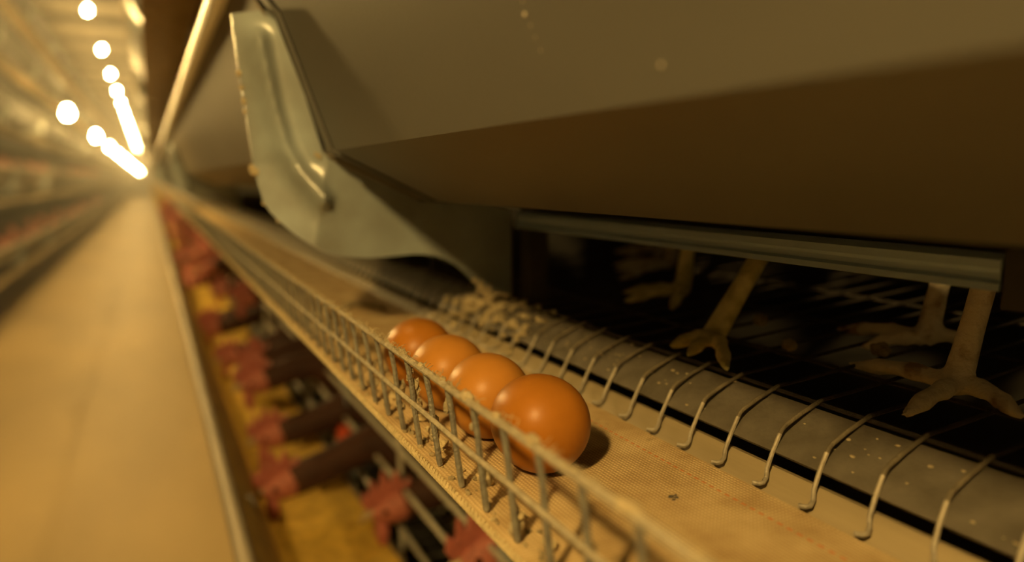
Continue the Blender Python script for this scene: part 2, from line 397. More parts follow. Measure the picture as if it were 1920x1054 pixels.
bm = bmesh.new(); box(bm, 0.2885, 0.965, 0.775, 0.779, -0.177, 0.30)  # sheet added to block lamp light behind the rear hen
tag(obj('light_blocker', bm, M_dark, smooth=False), 'dark sheet partition between the cages, behind the hens\' legs', 'blocker')
bm = bmesh.new(); box(bm, 0.2885, 0.306, 0.533, 0.551, -0.107, 0.33); box(bm, 0.2885, 0.2905, 0.430, 0.534, -0.010, 0.20); box(bm, 0.2885, 0.2905, 0.385, 0.430, -0.010, 0.095)  # post, plus two plates added to keep lamp light off the rear hen
tag(obj('cage_post', bm, M_dark, smooth=False), 'black cage post with added light-blocking plates behind the large plastic bracket', 'post')

# strip of plastic under the wire floor's front edge
bm = bmesh.new()
sheet(bm, [(0.2470, -0.1235), (0.2490, -0.1215), (0.262, -0.1140), (0.2745, -0.1075), (0.2765, -0.1082)], -0.0022, -0.6, YE - 1)
tag(obj('egg_guard_strip', bm, M_strip), 'dusty grey plastic strip between the egg belt and the dark cage floor', 'plastic strip')

# support tray under the belt
bm = bmesh.new()
sheet(bm, [(0.112, -0.1385), (0.226, -0.1385), (0.2290, -0.1420), (0.2345, -0.1420), (0.2390, -0.1378), (0.2430, -0.1330), (0.2475, -0.1308), (0.2515, -0.1318), (0.2515, -0.165)], -0.002, -0.6, YE - 1)
tag(obj('belt_tray', bm, M_tray), 'dusty steel tray with a rounded ridge, under the hooked floor wires', 'tray')

# the egg belt
bm = bmesh.new()
prism(bm, [(0.109, -0.1330), (0.1085, -0.1342), (0.109, -0.1354), (0.2265, -0.1354), (0.2275, -0.1342), (0.227, -0.1330)], -0.6, YE - 1)
eb = obj('egg_belt', bm, M_belt); tag(eb, 'woven cream egg belt carrying four brown eggs', 'egg belt')
bm = bmesh.new()
for k in range(420):
    y = -0.05 + 0.0034 * k
    tube(bm, [(0.1082, y, -0.1352), (0.1075, y + 0.0017, -0.1340), (0.1088, y + 0.0034, -0.1328)], 0.0009, 5)
tag(obj('selvedge', bm, M_chip, eb), 'corded light edge of the woven belt', kind='stuff')

# wire guard along the belt's outer edge
guard = empty('egg_guard_rail', (0.108, 0.2, -0.135))
tag(guard, 'dusty wire guard rail along the outer edge of the egg belt', 'wire rail')
def jitter_line(x, z, y0, y1, n, a, seed):
    return [(x + a * noise.noise(Vector((i * 0.7, seed, 0))), y0 + (y1 - y0) * i / n, z + a * noise.noise(Vector((i * 0.7, seed, 5)))) for i in range(n + 1)]
for nm, x, z, r in (('top_wire', 0.1052, -0.0855, 0.00165), ('middle_wire', 0.1085, -0.1090, 0.00125)):
    bm = bmesh.new(); tube(bm, jitter_line(x, z, -0.3, 1.9, 60, 0.0006, z) + [(x, 6.0, z), (x, YE - 1, z)], r, 8); obj(nm, bm, M_wire_dusty, guard)
rnd = random.Random(11)
def upright(bm, y, rnd, k):
    b = Vector((0.1128, y + rnd.uniform(-.001, .001), -0.1318)); tp = Vector((0.1065, y + rnd.uniform(-.0006, .0006), -0.0858))
    pts = [tp, tp.lerp(b, 0.3) + Vector((0.0005, 0, 0)), tp.lerp(b, 0.62), tp.lerp(b, 0.9), b, b + Vector((0.0010, 0.0022, -0.0008)), b + Vector((0.0032, 0.0045, -0.0003))]
    tube(bm, pts, [0.0014, 0.0013, 0.00135, 0.00145, 0.0014, 0.0013, 0.0010], 7)
rest = bmesh.new(); ys = [0.0335 + 0.0264 * k for k in range(-3, 150)]
for k, y in enumerate(ys):
    if y < 1.3:
        bm = bmesh.new(); upright(bm, y, rnd, k); obj('upright_wire', bm, M_wire, guard)
    else: upright(rest, y, rnd, k)
tag(obj('upright_wires', rest, M_wire, guard), 'row of far upright wires', kind='stuff')
# dust that hangs on the guard
bm = bmesh.new(); rnd = random.Random(21)
for k, y in enumerate(ys):
    if y > 1.6: break
    blob(bm, (0.1055, y + 0.002, -0.0842), rnd.uniform(0.0010, 0.0026), 2, 0.7, (1.0, 1.7, 0.8), rnd.uniform(0, 90), 2.5)
    for j in range(1): blob(bm, (0.1055 + rnd.uniform(-.001, .001), y + rnd.uniform(-0.012, 0.012), -0.0842), rnd.uniform(0.0006, 0.0013), 1, 0.6, (1, 1.6, 1), rnd.uniform(0, 90))
    if y > 0.15 and rnd.random() < 0.8:
        z = rnd.uniform(-0.128, -0.108)
        for j in range(5):
            q = (z + 0.100) / -0.033
            blob(bm, (0.1100 + 0.002 * q + rnd.uniform(0, .003), y + rnd.uniform(0.0015, 0.0045), z + rnd.uniform(-0.007, 0.009)), rnd.uniform(0.0012, 0.0030), 2, 0.8, (0.8, 0.9, 1.5), rnd.uniform(0, 90), 2.4)
    if y > 0.2 and rnd.random() < 0.45:
        for j in range(4): blob(bm, (0.1075 + rnd.uniform(0, .002), y + rnd.uniform(0.001, 0.003), -0.088 - 0.003 * j), rnd.uniform(0.0010, 0.0020), 2, 0.8, (0.8, 0.9, 1.5), rnd.uniform(0, 90), 2.4)
tag(obj('dust_clumps', bm, M_dust, guard), 'fluffy beige dust caught on the wires', kind='stuff')
bm = bmesh.new(); rnd = random.Random(22)
for i in range(420):      # fine threads of fluff standing off the top wire
    y = rnd.uniform(0.16, 0.75); a = rnd.uniform(0, 6.28); l = rnd.uniform(0.0015, 0.005)
    p = Vector((0.1055, y, -0.0845)); tube(bm, [p, p + Vector((math.cos(a) * l * .5, rnd.uniform(-l, l) * .6, l * .45)), p + Vector((math.cos(a) * l, rnd.uniform(-l, l), l * rnd.uniform(-.2, .8)))], [0.00022, 0.00018, 0.0001], 4)
tag(obj('fluff_threads', bm, M_dust, guard), 'thin fluff threads standing off the top wire', kind='stuff')

# crumbs along the rail's foot and scattered bits on the belt
bm = bmesh.new(); rnd = random.Random(31)
for i in range(200):
    y = rnd.uniform(0.12, 1.2); x = 0.1115 + abs(rnd.gauss(0, 0.005))
    blob(bm, (x, y, -0.1325), rnd.uniform(0.0005, 0.0019), 1, 0.6, (1, 1.2, 0.8), rnd.uniform(0, 90))
tag(obj('feed_crumbs', bm, M_dust_dark), 'dark and tan crumbs gathered along the foot of the wire rail', 'crumbs', kind='stuff')
bm = bmesh.new(); rnd = random.Random(33)
chips = [(0.122, 0.318, 0.0034), (0.1235, 0.268, 0.0036), (0.1200, 0.232, 0.003), (0.1205, 0.208, 0.003), (0.1270, 0.36, 0.0045), (0.124, 0.338, 0.003), (0.1255, 0.405, 0.004), (0.121, 0.44, 0.003)]
for n_, (x, y, r) in enumerate(chips):
    bm = bmesh.new(); blob(bm, (x, y, -0.1315 + r * .3), r, 2, 0.5, (1, 1.1, 0.55), rnd.uniform(0, 90), 1.2)
    tag(obj('feed_chip', bm, M_chip, loc=(x, y, -0.133)), 'tan feed chip lying on the belt behind the wire guard', 'chip', 'feed chips behind the wire guard')
bm = bmesh.new()
for i, (x, y, r) in enumerate(((0.188, 0.222, .0011), (0.1895, 0.2205, .0009), (0.1872, 0.2195, .0007), (0.1905, 0.2225, .0006))):
    blob(bm, (x, y, -0.1328), r, 2, 0.5, (1.3, 1, 0.5), i * 3.1)
tag(obj('dropping', bm, M_drop, loc=(0.188, 0.222, -0.133)), 'tiny dark dropping on the belt, right of the nearest egg', 'dropping')
bm = bmesh.new()
for i in range(9):
    a = i / 8 * 2.4; blob(bm, (0.186 + 0.018 * math.cos(a), 0.70 + 0.03 * math.sin(a), -0.131), 0.005, 2, 0.5, (1, 1, 0.7), i * 2.3)
tag(obj('dust_clump', fuse(bm, 0.001, 2), M_dust_dark, loc=(0.186, 0.70, -0.133)), 'curled tan clump of dust on the belt behind the four eggs', 'dust clump')

# wire cage floor with hooked front ends
cf = empty('cage_floor', (0.40, 0.40, -0.105))
tag(cf, 'sloping wire cage floor with hooked front ends beside the egg belt', 'cage floor')
FLOOR = lambda x: -0.1045 + 0.07 * (x - 0.275)
def hook_pts(y):
    return [(0.95, y, FLOOR(0.95)), (0.40, y, FLOOR(0.40)), (0.300, y, FLOOR(0.300)), (0.2780, y, -0.1040), (0.2640, y, -0.1088), (0.2545, y - 0.0002, -0.1128), (0.2525, y - 0.0003, -0.1142), (0.2512, y - 0.0004, -0.1160), (0.2500, y - 0.0005, -0.1180),
            (0.2458, y - 0.0014, -0.1240), (0.2412, y - 0.0030, -0.1300), (0.2385, y - 0.0052, -0.1330), (0.2358, y - 0.0062, -0.1342), (0.2338, y - 0.0056, -0.1345), (0.2318, y - 0.0036, -0.1343)]
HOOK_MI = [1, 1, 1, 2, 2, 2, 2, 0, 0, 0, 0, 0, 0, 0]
rest = bmesh.new()
hooks = [0.0165 + 0.0258 * k for k in range(-3, 180)]
rnd = random.Random(41)
for k, y in enumerate(hooks):
    y += rnd.uniform(-0.0012, 0.0012)
    if k < 62:
        bm = bmesh.new(); tube(bm, hook_pts(y), 0.00105, 8, mi=HOOK_MI); obj('floor_wire', bm, [M_wire_hook, M_soiled_shade, M_wire_shade], cf)
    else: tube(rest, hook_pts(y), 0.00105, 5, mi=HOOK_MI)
tag(obj('floor_wires', rest, [M_wire_hook, M_soiled_shade, M_wire_shade], cf), 'row of far floor wires', kind='stuff')
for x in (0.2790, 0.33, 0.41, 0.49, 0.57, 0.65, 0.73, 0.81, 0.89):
    bm = bmesh.new(); tube(bm, [(x, -0.1, FLOOR(x) - 0.0021), (x, 4.8, FLOOR(x) - 0.0021)], 0.00115, 6); obj('cross_wire', bm, M_soiled_shade, cf)

# caked dust where the bracket's foot meets the strip
bm = bmesh.new(); rnd = random.Random(51)
anchors = [(0.268, 0.556, -0.104, .010), (0.258, 0.566, -0.106, .010), (0.275, 0.530, -0.106, .008), (0.262, 0.535, -0.1115, .008), (0.252, 0.575, -0.115, .008), (0.270, 0.50, -0.108, .006),
           (0.249, 0.548, -0.119, .006), (0.244, 0.585, -0.121, .006), (0.255, 0.512, -0.1150, .006), (0.262, 0.590, -0.110, .009), (0.272, 0.47, -0.1075, .004), (0.252, 0.482, -0.1185, .004), (0.262, 0.545, -0.097, .005), (0.2555, 0.556, -0.0965, .004)]
for i, (x, y, z, r) in enumerate(anchors):
    for j in range(3): blob(bm, (x + rnd.uniform(-.006, .006), y + rnd.uniform(-.014, .014), z - 0.002 + rnd.uniform(-.002, .001)), r * rnd.uniform(0.6, 0.9), 3, 0.5, (1.1, 1.7, 0.42), rnd.uniform(0, 90), 1.6)
for y in (0.476, 0.498, 0.524, 0.545, 0.568, 0.590, 0.612, 0.634):     # dust sleeves round the hooked wires
    for q in hook_pts(y)[3:12]: blob(bm, (q[0], y + rnd.uniform(-.002, .002), q[2]), rnd.uniform(0.0018, 0.0032), 2, 0.6, (1, 1.2, 1), rnd.uniform(0, 90), 2.2)
tag(obj('caked_dust', fuse(bm, 0.0012, 10), M_dust_dark, loc=(0.262, 0.55, -0.115)), 'lumpy beige caked dust hanging on the wires at the bracket\'s foot', 'caked dust', kind='stuff')
bm = bmesh.new(); rnd = random.Random(52)
for i in range(90):
    s = rnd.random(); x = 0.250 + 0.025 * s; y = rnd.uniform(0.12, 0.5) if i % 3 else rnd.uniform(0.36, 0.5)
    blob(bm, (x, y, -0.1205 + 0.0145 * s - 0.0006), rnd.uniform(0.0004, 0.0011), 1, 0.5, (1, 1.4, 0.6), rnd.uniform(0, 90))
tag(obj('strip_crumbs', bm, M_dust), 'small pale crumbs scattered on the grey plastic strip', 'crumbs', kind='stuff')

# ---------------------------------------------------------------- eggs
def egg_mesh(name, m, L=0.0252, Rr=0.0221, asym=0.10):
    bm = bmesh.new(); rows = 40; seg = 56; rings = []
    for i in range(1, rows):
        th = math.pi * i / rows; y = -math.cos(th); r = math.sin(th) * (1 - asym * y + 0.03 * y * y)
        rings.append([bm.verts.new((Rr * r * math.cos(2 * math.pi * k / seg), L * y, Rr * r * math.sin(2 * math.pi * k / seg))) for k in range(seg)])
    for a, b in zip(rings, rings[1:]):
        for k in range(seg): bm.faces.new((a[k], a[(k + 1) % seg], b[(k + 1) % seg], b[k]))
    for ring, y in ((rings[0], -L), (rings[-1], L)):
        c = bm.verts.new((0, y, 0))
        for k in range(seg): bm.faces.new((ring[k], ring[(k + 1) % seg], c))
    return mesh_of(bm, name, m)
E1 = egg_mesh('egg', M_egg); E2 = egg_mesh('egg', M_egg_pale, 0.0248, 0.0217)
EGGS = [(0.1530, 0.2750, 0.06, E1, 'darkest brown egg, front of the row, nearest the wide empty belt'),
        (0.1500, 0.3250, -0.05, E2, 'light brown egg touching the back of the front egg'),
        (0.1482, 0.3755, 0.04, E2, 'brown egg third from the front of the row'),
        (0.1485, 0.4265, -0.03, E1, 'brown egg at the far end of the row of four')]
for x, y, rz, me, lab in EGGS:
    o = bpy.data.objects.new('egg', me); o.location = (x, y, -0.1330 + (0.0221 if me is E1 else 0.0217) * 1.005); o.rotation_euler = (0, 0, rz); link(o)
    tag(o, lab, 'egg', 'brown eggs in a row on the belt')

# ---------------------------------------------------------------- hens
def foot(bm, joint, toes, top, r_leg, r_toe=0.0042, hind=None, claws=None):
    j = Vector(joint); top = Vector(top)
    leg = [j + Vector((0, 0, -0.001)), j.lerp(top, 0.08), j.lerp(top, 0.35), j.lerp(top, 0.7), top]
    tube(bm, leg, [r_leg * 1.05, r_leg * 1.12, r_leg * 0.95, r_leg * 0.95, r_leg * 1.2], 14)
    for tp in toes + ([hind] if hind else []):
        t = Vector(tp); d = (t - j); n = 9
        side = Vector((-d.y, d.x, 0)).normalized() * 0.0012
        pts = []; rr = []
        for i in range(n + 1):
            s = i / n; p = j.lerp(t, s); p.z += 0.0035 * math.sin(math.pi * min(1, s * 1.15)) * (1 - s * 0.3)
            p += side * math.sin(s * 5)
            k = 1.25 - 0.35 * s + 0.16 * math.cos(s * 3 * 2 * math.pi)
            if s > 0.82: k *= max(0.25, 1 - (s - 0.82) / 0.18 * 0.75)
            pts.append(p); rr.append(r_toe * k)
        tube(bm, pts, rr, 12)
def hen_body(bm, spine, seg=22):
    pts = [Vector(p[:3]) for p in spine]
    tube(bm, pts, [(p[3], p[4]) for p in spine], seg)
def finish_hen(bm, voxel, org, yaw_axis, head_c, leg_top, face_r=0.030, leg_mat=None):
    out = fuse(bm, voxel, 3)
    hc = Vector(head_c)
    for f in out.faces:
        c = f.calc_center_median()
        if c.z < leg_top: f.material_index = 1
        elif (c - hc).length < face_r: f.material_index = 2
        else: f.material_index = 0
    return mesh_of(out, 'hen_body', [M_feather, leg_mat or M_leg, M_skin])

def head_parts(hc, d, up=Vector((0, 0, 1))):
    """comb, beak, wattles and eyes for a head centred at hc that looks along d"""
    d = d.normalized(); s = d.cross(up).normalized(); u = s.cross(d)
    P = lambda a, b, c: hc + d * a + s * b + u * c
    res = []
    bm = bmesh.new()
    prof = [(0.026, 0.008), (0.031, 0.016), (0.027, 0.030), (0.021, 0.022), (0.016, 0.041), (0.009, 0.027), (0.001, 0.047), (-0.006, 0.029), (-0.015, 0.043), (-0.021, 0.026), (-0.031, 0.031), (-0.027, 0.012), (-0.015, 0.009), (0.008, 0.012)]
    prof = [(a * 1.15, 0.012 + (b - 0.012) * 1.35) for a, b in prof]
    v0 = [bm.verts.new(P(a, -0.0036, b)) for a, b in prof]; v1 = [bm.verts.new(P(a, 0.0036, b)) for a, b in prof]
    n = len(prof)
    for k in range(n): bm.faces.new((v0[k], v0[(k + 1) % n], v1[(k + 1) % n], v1[k]))
    bmesh.ops.triangulate(bm, faces=[bm.faces.new(v0), bm.faces.new(v1)])
    res.append(('comb', fuse(bm, 0.0013, 3), M_comb))
    bm = bmesh.new(); tube(bm, [P(0.016, 0, 0.002), P(0.026, 0, 0.001), P(0.036, 0, -0.003), P(0.042, 0, -0.008)], [0.0085, 0.0068, 0.0042, 0.0010], 12)
    res.append(('beak', bm, M_beak))
    for k in (-1, 1):
        bm = bmesh.new(); blob(bm, P(0.014, 0.006 * k, -0.029), 0.015, 3, 0.2, (0.6, 0.6, 1.35), 3.3 * k)
        res.append(('wattle', bm, M_comb))
    for k in (-1, 1):
        bm = bmesh.new(); blob(bm, P(0.008, 0.0165 * k, 0.005), 0.0042, 2, 0.0)
        res.append(('eye', bm, M_eye))
    return res

def make_generic(head, voxel=0.0035):
    """a hen standing at the origin, looking along -X, its head at `head` over the trough"""
    hx, hy, hz = head
    bm = bmesh.new()
    hen_body(bm, [(0.235, 0, 0.300, .008, .006), (0.19, 0, 0.285, .030, .018), (0.135, 0, 0.250, .046, .040), (0.075, 0, 0.205, .062, .070), (0.01, 0, 0.186, .068, .080), (-0.055, 0, 0.184, .064, .078),
                  (-0.105, hy * .15, 0.200, .050, .060), (-0.140, hy * .35, 0.5 * 0.222 + 0.5 * hz, .040, .044), (-0.185, hy * .65, 0.25 * 0.235 + 0.75 * hz + 0.022, .026, .029), (hx * .4 - .185 * .6, hy * .8, hz + 0.020, .023, .026), (hx + 0.035, hy * .9, hz + 0.008, .0225, .025), (hx, hy, hz, .0185, .021), (hx - 0.018, hy, hz - 0.003, .0125, .0130), (hx - 0.026, hy, hz - 0.005, .006, .006)])
    for s, dx in ((-1, 0.0), (1, 0.03)):
        y = 0.042 * s
        tube(bm, [(dx + 0.02, y, 0.150), (dx + 0.018, y, 0.115), (dx + 0.014, y, 0.085)], [0.038, 0.024, 0.010], 14)
        foot(bm, (dx, y, 0.008), [(dx - 0.062, y, 0.004), (dx - 0.046, y + 0.034, 0.004), (dx - 0.046, y - 0.034, 0.004)], (dx + 0.014, y, 0.088), 0.0058, 0.0042, (dx + 0.026, y, 0.004))
    me = finish_hen(bm, voxel, None, None, (hx, hy, hz), 0.088, 0.030)
    parts = [(nm, mesh_of(b, nm, m), m) for nm, b, m in head_parts(Vector((hx, hy, hz)), Vector((-1, 0, -0.12)))]
    return me, parts
def place_hen(proto, loc, rz, label, group=None, full=True, cat='hen'):
    me, parts = proto
    o = bpy.data.objects.new('hen', me); o.location = loc; o.rotation_euler = (0, 0, rz); link(o); tag(o, label, cat, group)
    for nm, pm, m in parts:
        if not full and nm not in ('comb', 'beak', 'wattle'): continue
        p = bpy.data.objects.new(nm, pm); link(p, o)
    return o
H_low = make_generic((-0.325, 0.0, 0.172)); H_mid = make_generic((-0.305, 0.012, 0.235)); H_high = make_generic((-0.275, -0.015, 0.300))
PROTOS = [H_low, H_mid, H_high]

# the three hens whose feet show under the bar, each with its own stance
def stance_hen(org, feet, yaw, head, leg_mat, label, r_leg):
    ox, oy = org; oz = -0.1055
    c, s = math.cos(yaw), math.sin(yaw)
    W = lambda x, y, z: (ox + c * x - s * y, oy + s * x + c * y, oz + z)
    bm = bmesh.new()
    hx, hy, hz = head
    sp = [(0.235, 0, 0.300, .008, .006), (0.19, 0, 0.285, .030, .018), (0.135, 0, 0.250, .050, .040), (0.075, 0, 0.215, .070, .066), (0.01, 0, 0.200, .078, .076), (-0.055, 0, 0.198, .072, .072),
          (-0.100, hy * .2, 0.212, .052, .055), (-0.140, hy * .5, (0.23 + hz) / 2, .036, .040), (-0.180, hy * .75, 0.3 * 0.235 + 0.7 * hz + .01, .026, .030), (hx + 0.035, hy * .9, hz + 0.008, .0225, .025), (hx, hy, hz, .0185, .021), (hx - 0.018, hy, hz - 0.003, .0125, .013), (hx - 0.026, hy, hz - 0.005, .006, .006)]
    hen_body(bm, [W(p[0], p[1], p[2]) + (p[3], p[4]) for p in sp])
    for joint, toes, hock, hind in feet:
        k = Vector(hock); hip = Vector(W(0.02, 0, 0.19)); hip = hip.lerp(Vector((k.x, k.y, hip.z)), 0.75)
        tube(bm, [hip, hip.lerp(k, 0.5), k], [0.038, 0.024, 0.0105], 14)
        foot(bm, joint, toes, hock, r_leg, 0.0040, hind)
    hc = Vector(W(hx, hy, hz))
    base = Vector((ox, oy, oz))
    bmesh.ops.translate(bm, verts=bm.verts[:], vec=-base)
    me = finish_hen(bm, 0.0019, None, None, hc - base, 0.092, 0.030, leg_mat)
    o = bpy.data.objects.new('hen', me); o.location = base; link(o); tag(o, label, 'hen')
    for nm, b, m in head_parts(hc - base, Vector((-c, -s, -0.12))):
        link(bpy.data.objects.new(nm, mesh_of(b, nm, m)), o)
    return o
stance_hen((0.415, 0.215), [((0.3338, 0.1946, -0.0965), [(0.3349, 0.2548, -0.1005), (0.2860, 0.1868, -0.1022), (0.3269, 0.1590, -0.1005)], (0.352, 0.190, -0.014), None),
                            ((0.3992, 0.2518, -0.0925), [(0.3945, 0.3107, -0.0975), (0.3660, 0.2700, -0.0985)], (0.412, 0.247, -0.012), (0.415, 0.235, -0.093))],
           0.10, (-0.25, 0.0, 0.27), M_leg, 'hen with two pale legs under the bar, rightmost of the three', 0.0058)
stance_hen((0.430, 0.390), [((0.3054, 0.3277, -0.0975), [(0.2790, 0.3362, -0.1025), (0.2760, 0.3148, -0.1028), (0.2740, 0.2790, -0.1028)], (0.372, 0.332, -0.016), (0.322, 0.345, -0.100)),
                            ((0.3932, 0.4589, -0.0925), [(0.3359, 0.4636, -0.0985), (0.3477, 0.4165, -0.0985), (0.360, 0.500, -0.098)], (0.398, 0.455, -0.012), None)],
           -0.12, (-0.25, 0.0, 0.27), M_leg_yellow, 'hen with yellowish legs, one foot at the grey strip under the bar', 0.0066)
stance_hen((0.535, 0.600), [((0.4725, 0.5734, -0.0868), [(0.4400, 0.6300, -0.0925), (0.4208, 0.5960, -0.0940), (0.3957, 0.5539, -0.0960)], (0.480, 0.570, -0.008), None),
                            ((0.535, 0.655, -0.0822), [(0.480, 0.665, -0.087), (0.495, 0.625, -0.087), (0.49, 0.70, -0.087)], (0.545, 0.655, -0.004), None)],
           -0.05, (-0.25, 0.0, 0.27), M_leg, 'hen standing farthest back in the cage, its claws just left of the yellowish leg', 0.0056)
# droppings on the cage floor
for i, (x, y, r, lab) in enumerate(((0.3583, 0.2516, 0.0050, 'round pale dropping beside the rightmost pair of hen legs'), (0.3611, 0.3424, 0.0048, 'pale dropping on the cage floor right of the yellowish leg'), (0.3300, 0.2897, 0.0042, 'flat pale dropping at the edge of the dark cage floor'))):
    bm = bmesh.new(); blob(bm, (x, y, FLOOR(x) + 0.001 + r * 0.7), r, 3, 0.35, (1, 1, 0.8), i * 3.7)
    tag(obj('dropping', bm, M_dust_dark, loc=(x, y, FLOOR(x))), lab, 'dropping')

# ---------------------------------------------------------------- other tiers of the right row
def tier_common(side, dx, dz, where, hens=None):
    f = side_map(side, dx, dz)
    def xs(a, b): a, b = f(a, 0)[0], f(b, 0)[0]; return (min(a, b), max(a, b))
    a, b = xs(0.30, 0.965)
    bm = bmesh.new(); box(bm, a, b, YB + .2, YE - 1, f(0, -0.190)[1], f(0, -0.178)[1])
    tag(obj('manure_belt', bm, M_dark, smooth=False), 'dark manure belt under the cages of the ' + where, 'manure belt')
for k in range(-1, 5):
    dx = 0 if k <= 0 else -0.09 - 0.01 * k
    nm = {-1: 'lower right tier', 0: 'right tier at eye level', 1: 'first right tier overhead', 2: 'second right tier overhead', 3: 'third right tier overhead', 4: 'topmost right tier'}[k]
    tier_common(1, dx, PITCH * k, nm)
    if k != 0:
        tq = trough('feed_trough', 1, dx, PITCH * k, YB + 0.2, YE - 1, 'long feed trough of the ' + nm + (', full of yellow feed' if k == -1 else ''))
        if k == -1: lower_trough = tq
        for q in range(9):
            bracket(1, dx, PITCH * k, Y_BR + SECT * q + (0.35 if k < 0 else 0), 'blue-grey bracket along the trough of the ' + nm, 'brackets of the ' + nm)
        f = side_map(1, dx, PITCH * k)
        bm = bmesh.new(); prism(bm, [f(*p) for p in [(0.109, -0.1330), (0.109, -0.1354), (0.227, -0.1354), (0.227, -0.1330)]], YB + .2, YE - 1)
        tag(obj('egg_belt', bm, M_belt), 'empty cream egg belt of the ' + nm, 'egg belt')
struct('wall_cage_back', 0.98, 1.0, YB, YE, FZ, 2.9, M_dark)

# lower tier: feed, cage front and hens
z0 = -PITCH
bm = bmesh.new(); rnd = random.Random(61); rows = []
for j in range(420):
    y = -0.4 + 0.03 * j if j < 400 else 11.6 + (j - 400) * 2.4
    row = []
    for i in range(9):
        x = 0.113 + 0.148 * i / 8
        z = 0.026 + 0.012 * noise.noise(Vector((x * 14, y * 5, 0))) + 0.005 * noise.noise(Vector((x * 60, y * 30, 3)))
        if i == 0: x = 0.1190; z = 0.024
        row.append(bm.verts.new((x, y, z0 + z)))
    rows.append(row)
for a, b in zip(rows, rows[1:]):
    for i in range(8): bm.faces.new((a[i], a[i + 1], b[i + 1], b[i]))
tag(obj('feed', bm, M_feed), 'bright yellow mash feed lying in the lower right trough', 'feed', kind='stuff')

bm = bmesh.new()
ip = offset_poly([(0.0655, 0.1395), (0.0868, 0.1125), (0.120, 0.020)], 0.0030); sheet(bm, [(x, z + z0) for x, z in ip], 0.0010, -0.4, YE - 2)
tag(obj('feed_dust', bm, M_feeddust, lower_trough), 'olive feed dust on the inner side', kind='stuff')
fr = empty('wire_grille', (0.287, 1.0, z0))
tag(fr, 'wire front of the lower right cages with a row of steel posts', 'cage front')
for z in (-0.372, -0.425, -0.490, -0.552):
    bm = bmesh.new(); tube(bm, [(0.287, -0.3, z), (0.287, 12, z), (0.287, YE - 1, z)], 0.0038, 8); obj('long_wire', bm, M_grille, fr)
for k in range(14):
    y = 0.59 + 0.65 * k
    bm = bmesh.new(); box(bm, 0.2895, 0.293, y - 0.013, y + 0.013, -0.69, -0.20); box(bm, 0.2895, 0.315, y + 0.010, y + 0.013, -0.69, -0.20); obj('post', bm, M_post, fr, smooth=False)
    bm = bmesh.new(); tube(bm, [(0.2905, y + 0.33, -0.69), (0.2905, y + 0.33, -0.30)], 0.0038, 8); obj('upright_wire', bm, M_grille, fr)
bm = bmesh.new(); rnd = random.Random(66)
for i in range(12): blob(bm, (0.283 + rnd.uniform(-.008, .008), 1.412 + rnd.uniform(-.012, .012), -0.505 + rnd.uniform(-.014, .014)), rnd.uniform(.008, .014), 2, 0.6, (1, 1, 1), i * 1.3)
tag(obj('dust_tuft', fuse(bm, 0.002, 1), M_pale, loc=(0.283, 1.412, -0.505)), 'pale fluffy tuft caught on the lower cage wires', 'dust tuft')
dn = empty('drinker', (0.280, 1.215, -0.455)); tag(dn, 'orange-red drinker nipple on a steel post of the lower cage front', 'drinker')
bm = bmesh.new(); tube(bm, [(0.282, 1.215, -0.435), (0.282, 1.215, -0.445), (0.282, 1.215, -0.468), (0.282, 1.215, -0.474)], [0.010, 0.014, 0.014, 0.009], 16); obj('nipple_body', bm, M_red, dn)
bm = bmesh.new(); tube(bm, [(0.282, 1.215, -0.474), (0.282, 1.215, -0.486)], 0.003, 10); obj('pin', bm, M_steel, dn)

# hens of the lower tier, head over the trough: (y, proto, head x target, tilt, label)
LOWZ = z0 - 0.1045
NEAR = [(0.630, H_mid, 0.585, 0.05, 'hen with pink comb behind the lower cage wires, at the photo\'s bottom edge'),
        (0.880, H_low, 0.590, -0.05, 'hen with pink comb behind the lower cage wires, below the second egg'),
        (1.070, H_low, 0.465, 0.10, 'brown hen pecking low over the yellow feed, nearest head at the lower trough'),
        (1.240, H_low, 0.485, -0.05, 'very dark hen just behind the nearest pecking head at the lower trough'),
        (1.395, H_mid, 0.460, 0.06, 'hen with large pink comb, third head along the lower trough')]
for y, pr, x, rz, lab in NEAR:
    place_hen(pr, (x, y, LOWZ + 0.0035), rz, lab)
rnd = random.Random(71); y = 1.56
while y < 13:
    place_hen(rnd.choice(PROTOS), (0.462 + rnd.uniform(-0.02, 0.05), y, LOWZ + 0.0035), rnd.uniform(-0.18, 0.18), 'red-combed brown hen in the blurred row of heads over the lower right trough', 'hens feeding at the lower right trough', full=y < 4)
    y += rnd.uniform(0.15, 0.20) * (1 if y < 5 else 1.35)
bm = bmesh.new()
for k in range(260):
    yy = 0.1 + 0.05 * k; tube(bm, [(0.275, yy, LOWZ - 0.0015), (0.95, yy, LOWZ - 0.0015)], 0.0015, 5)
for x in (0.29, 0.45, 0.6, 0.75, 0.9): tube(bm, [(x, 0.0, LOWZ - 0.002), (x, 13.2, LOWZ - 0.002)], 0.0022, 5)
tag(obj('cage_floor', bm, M_wire), 'wire floor of the lower right cages, under the feeding hens', 'cage floor')
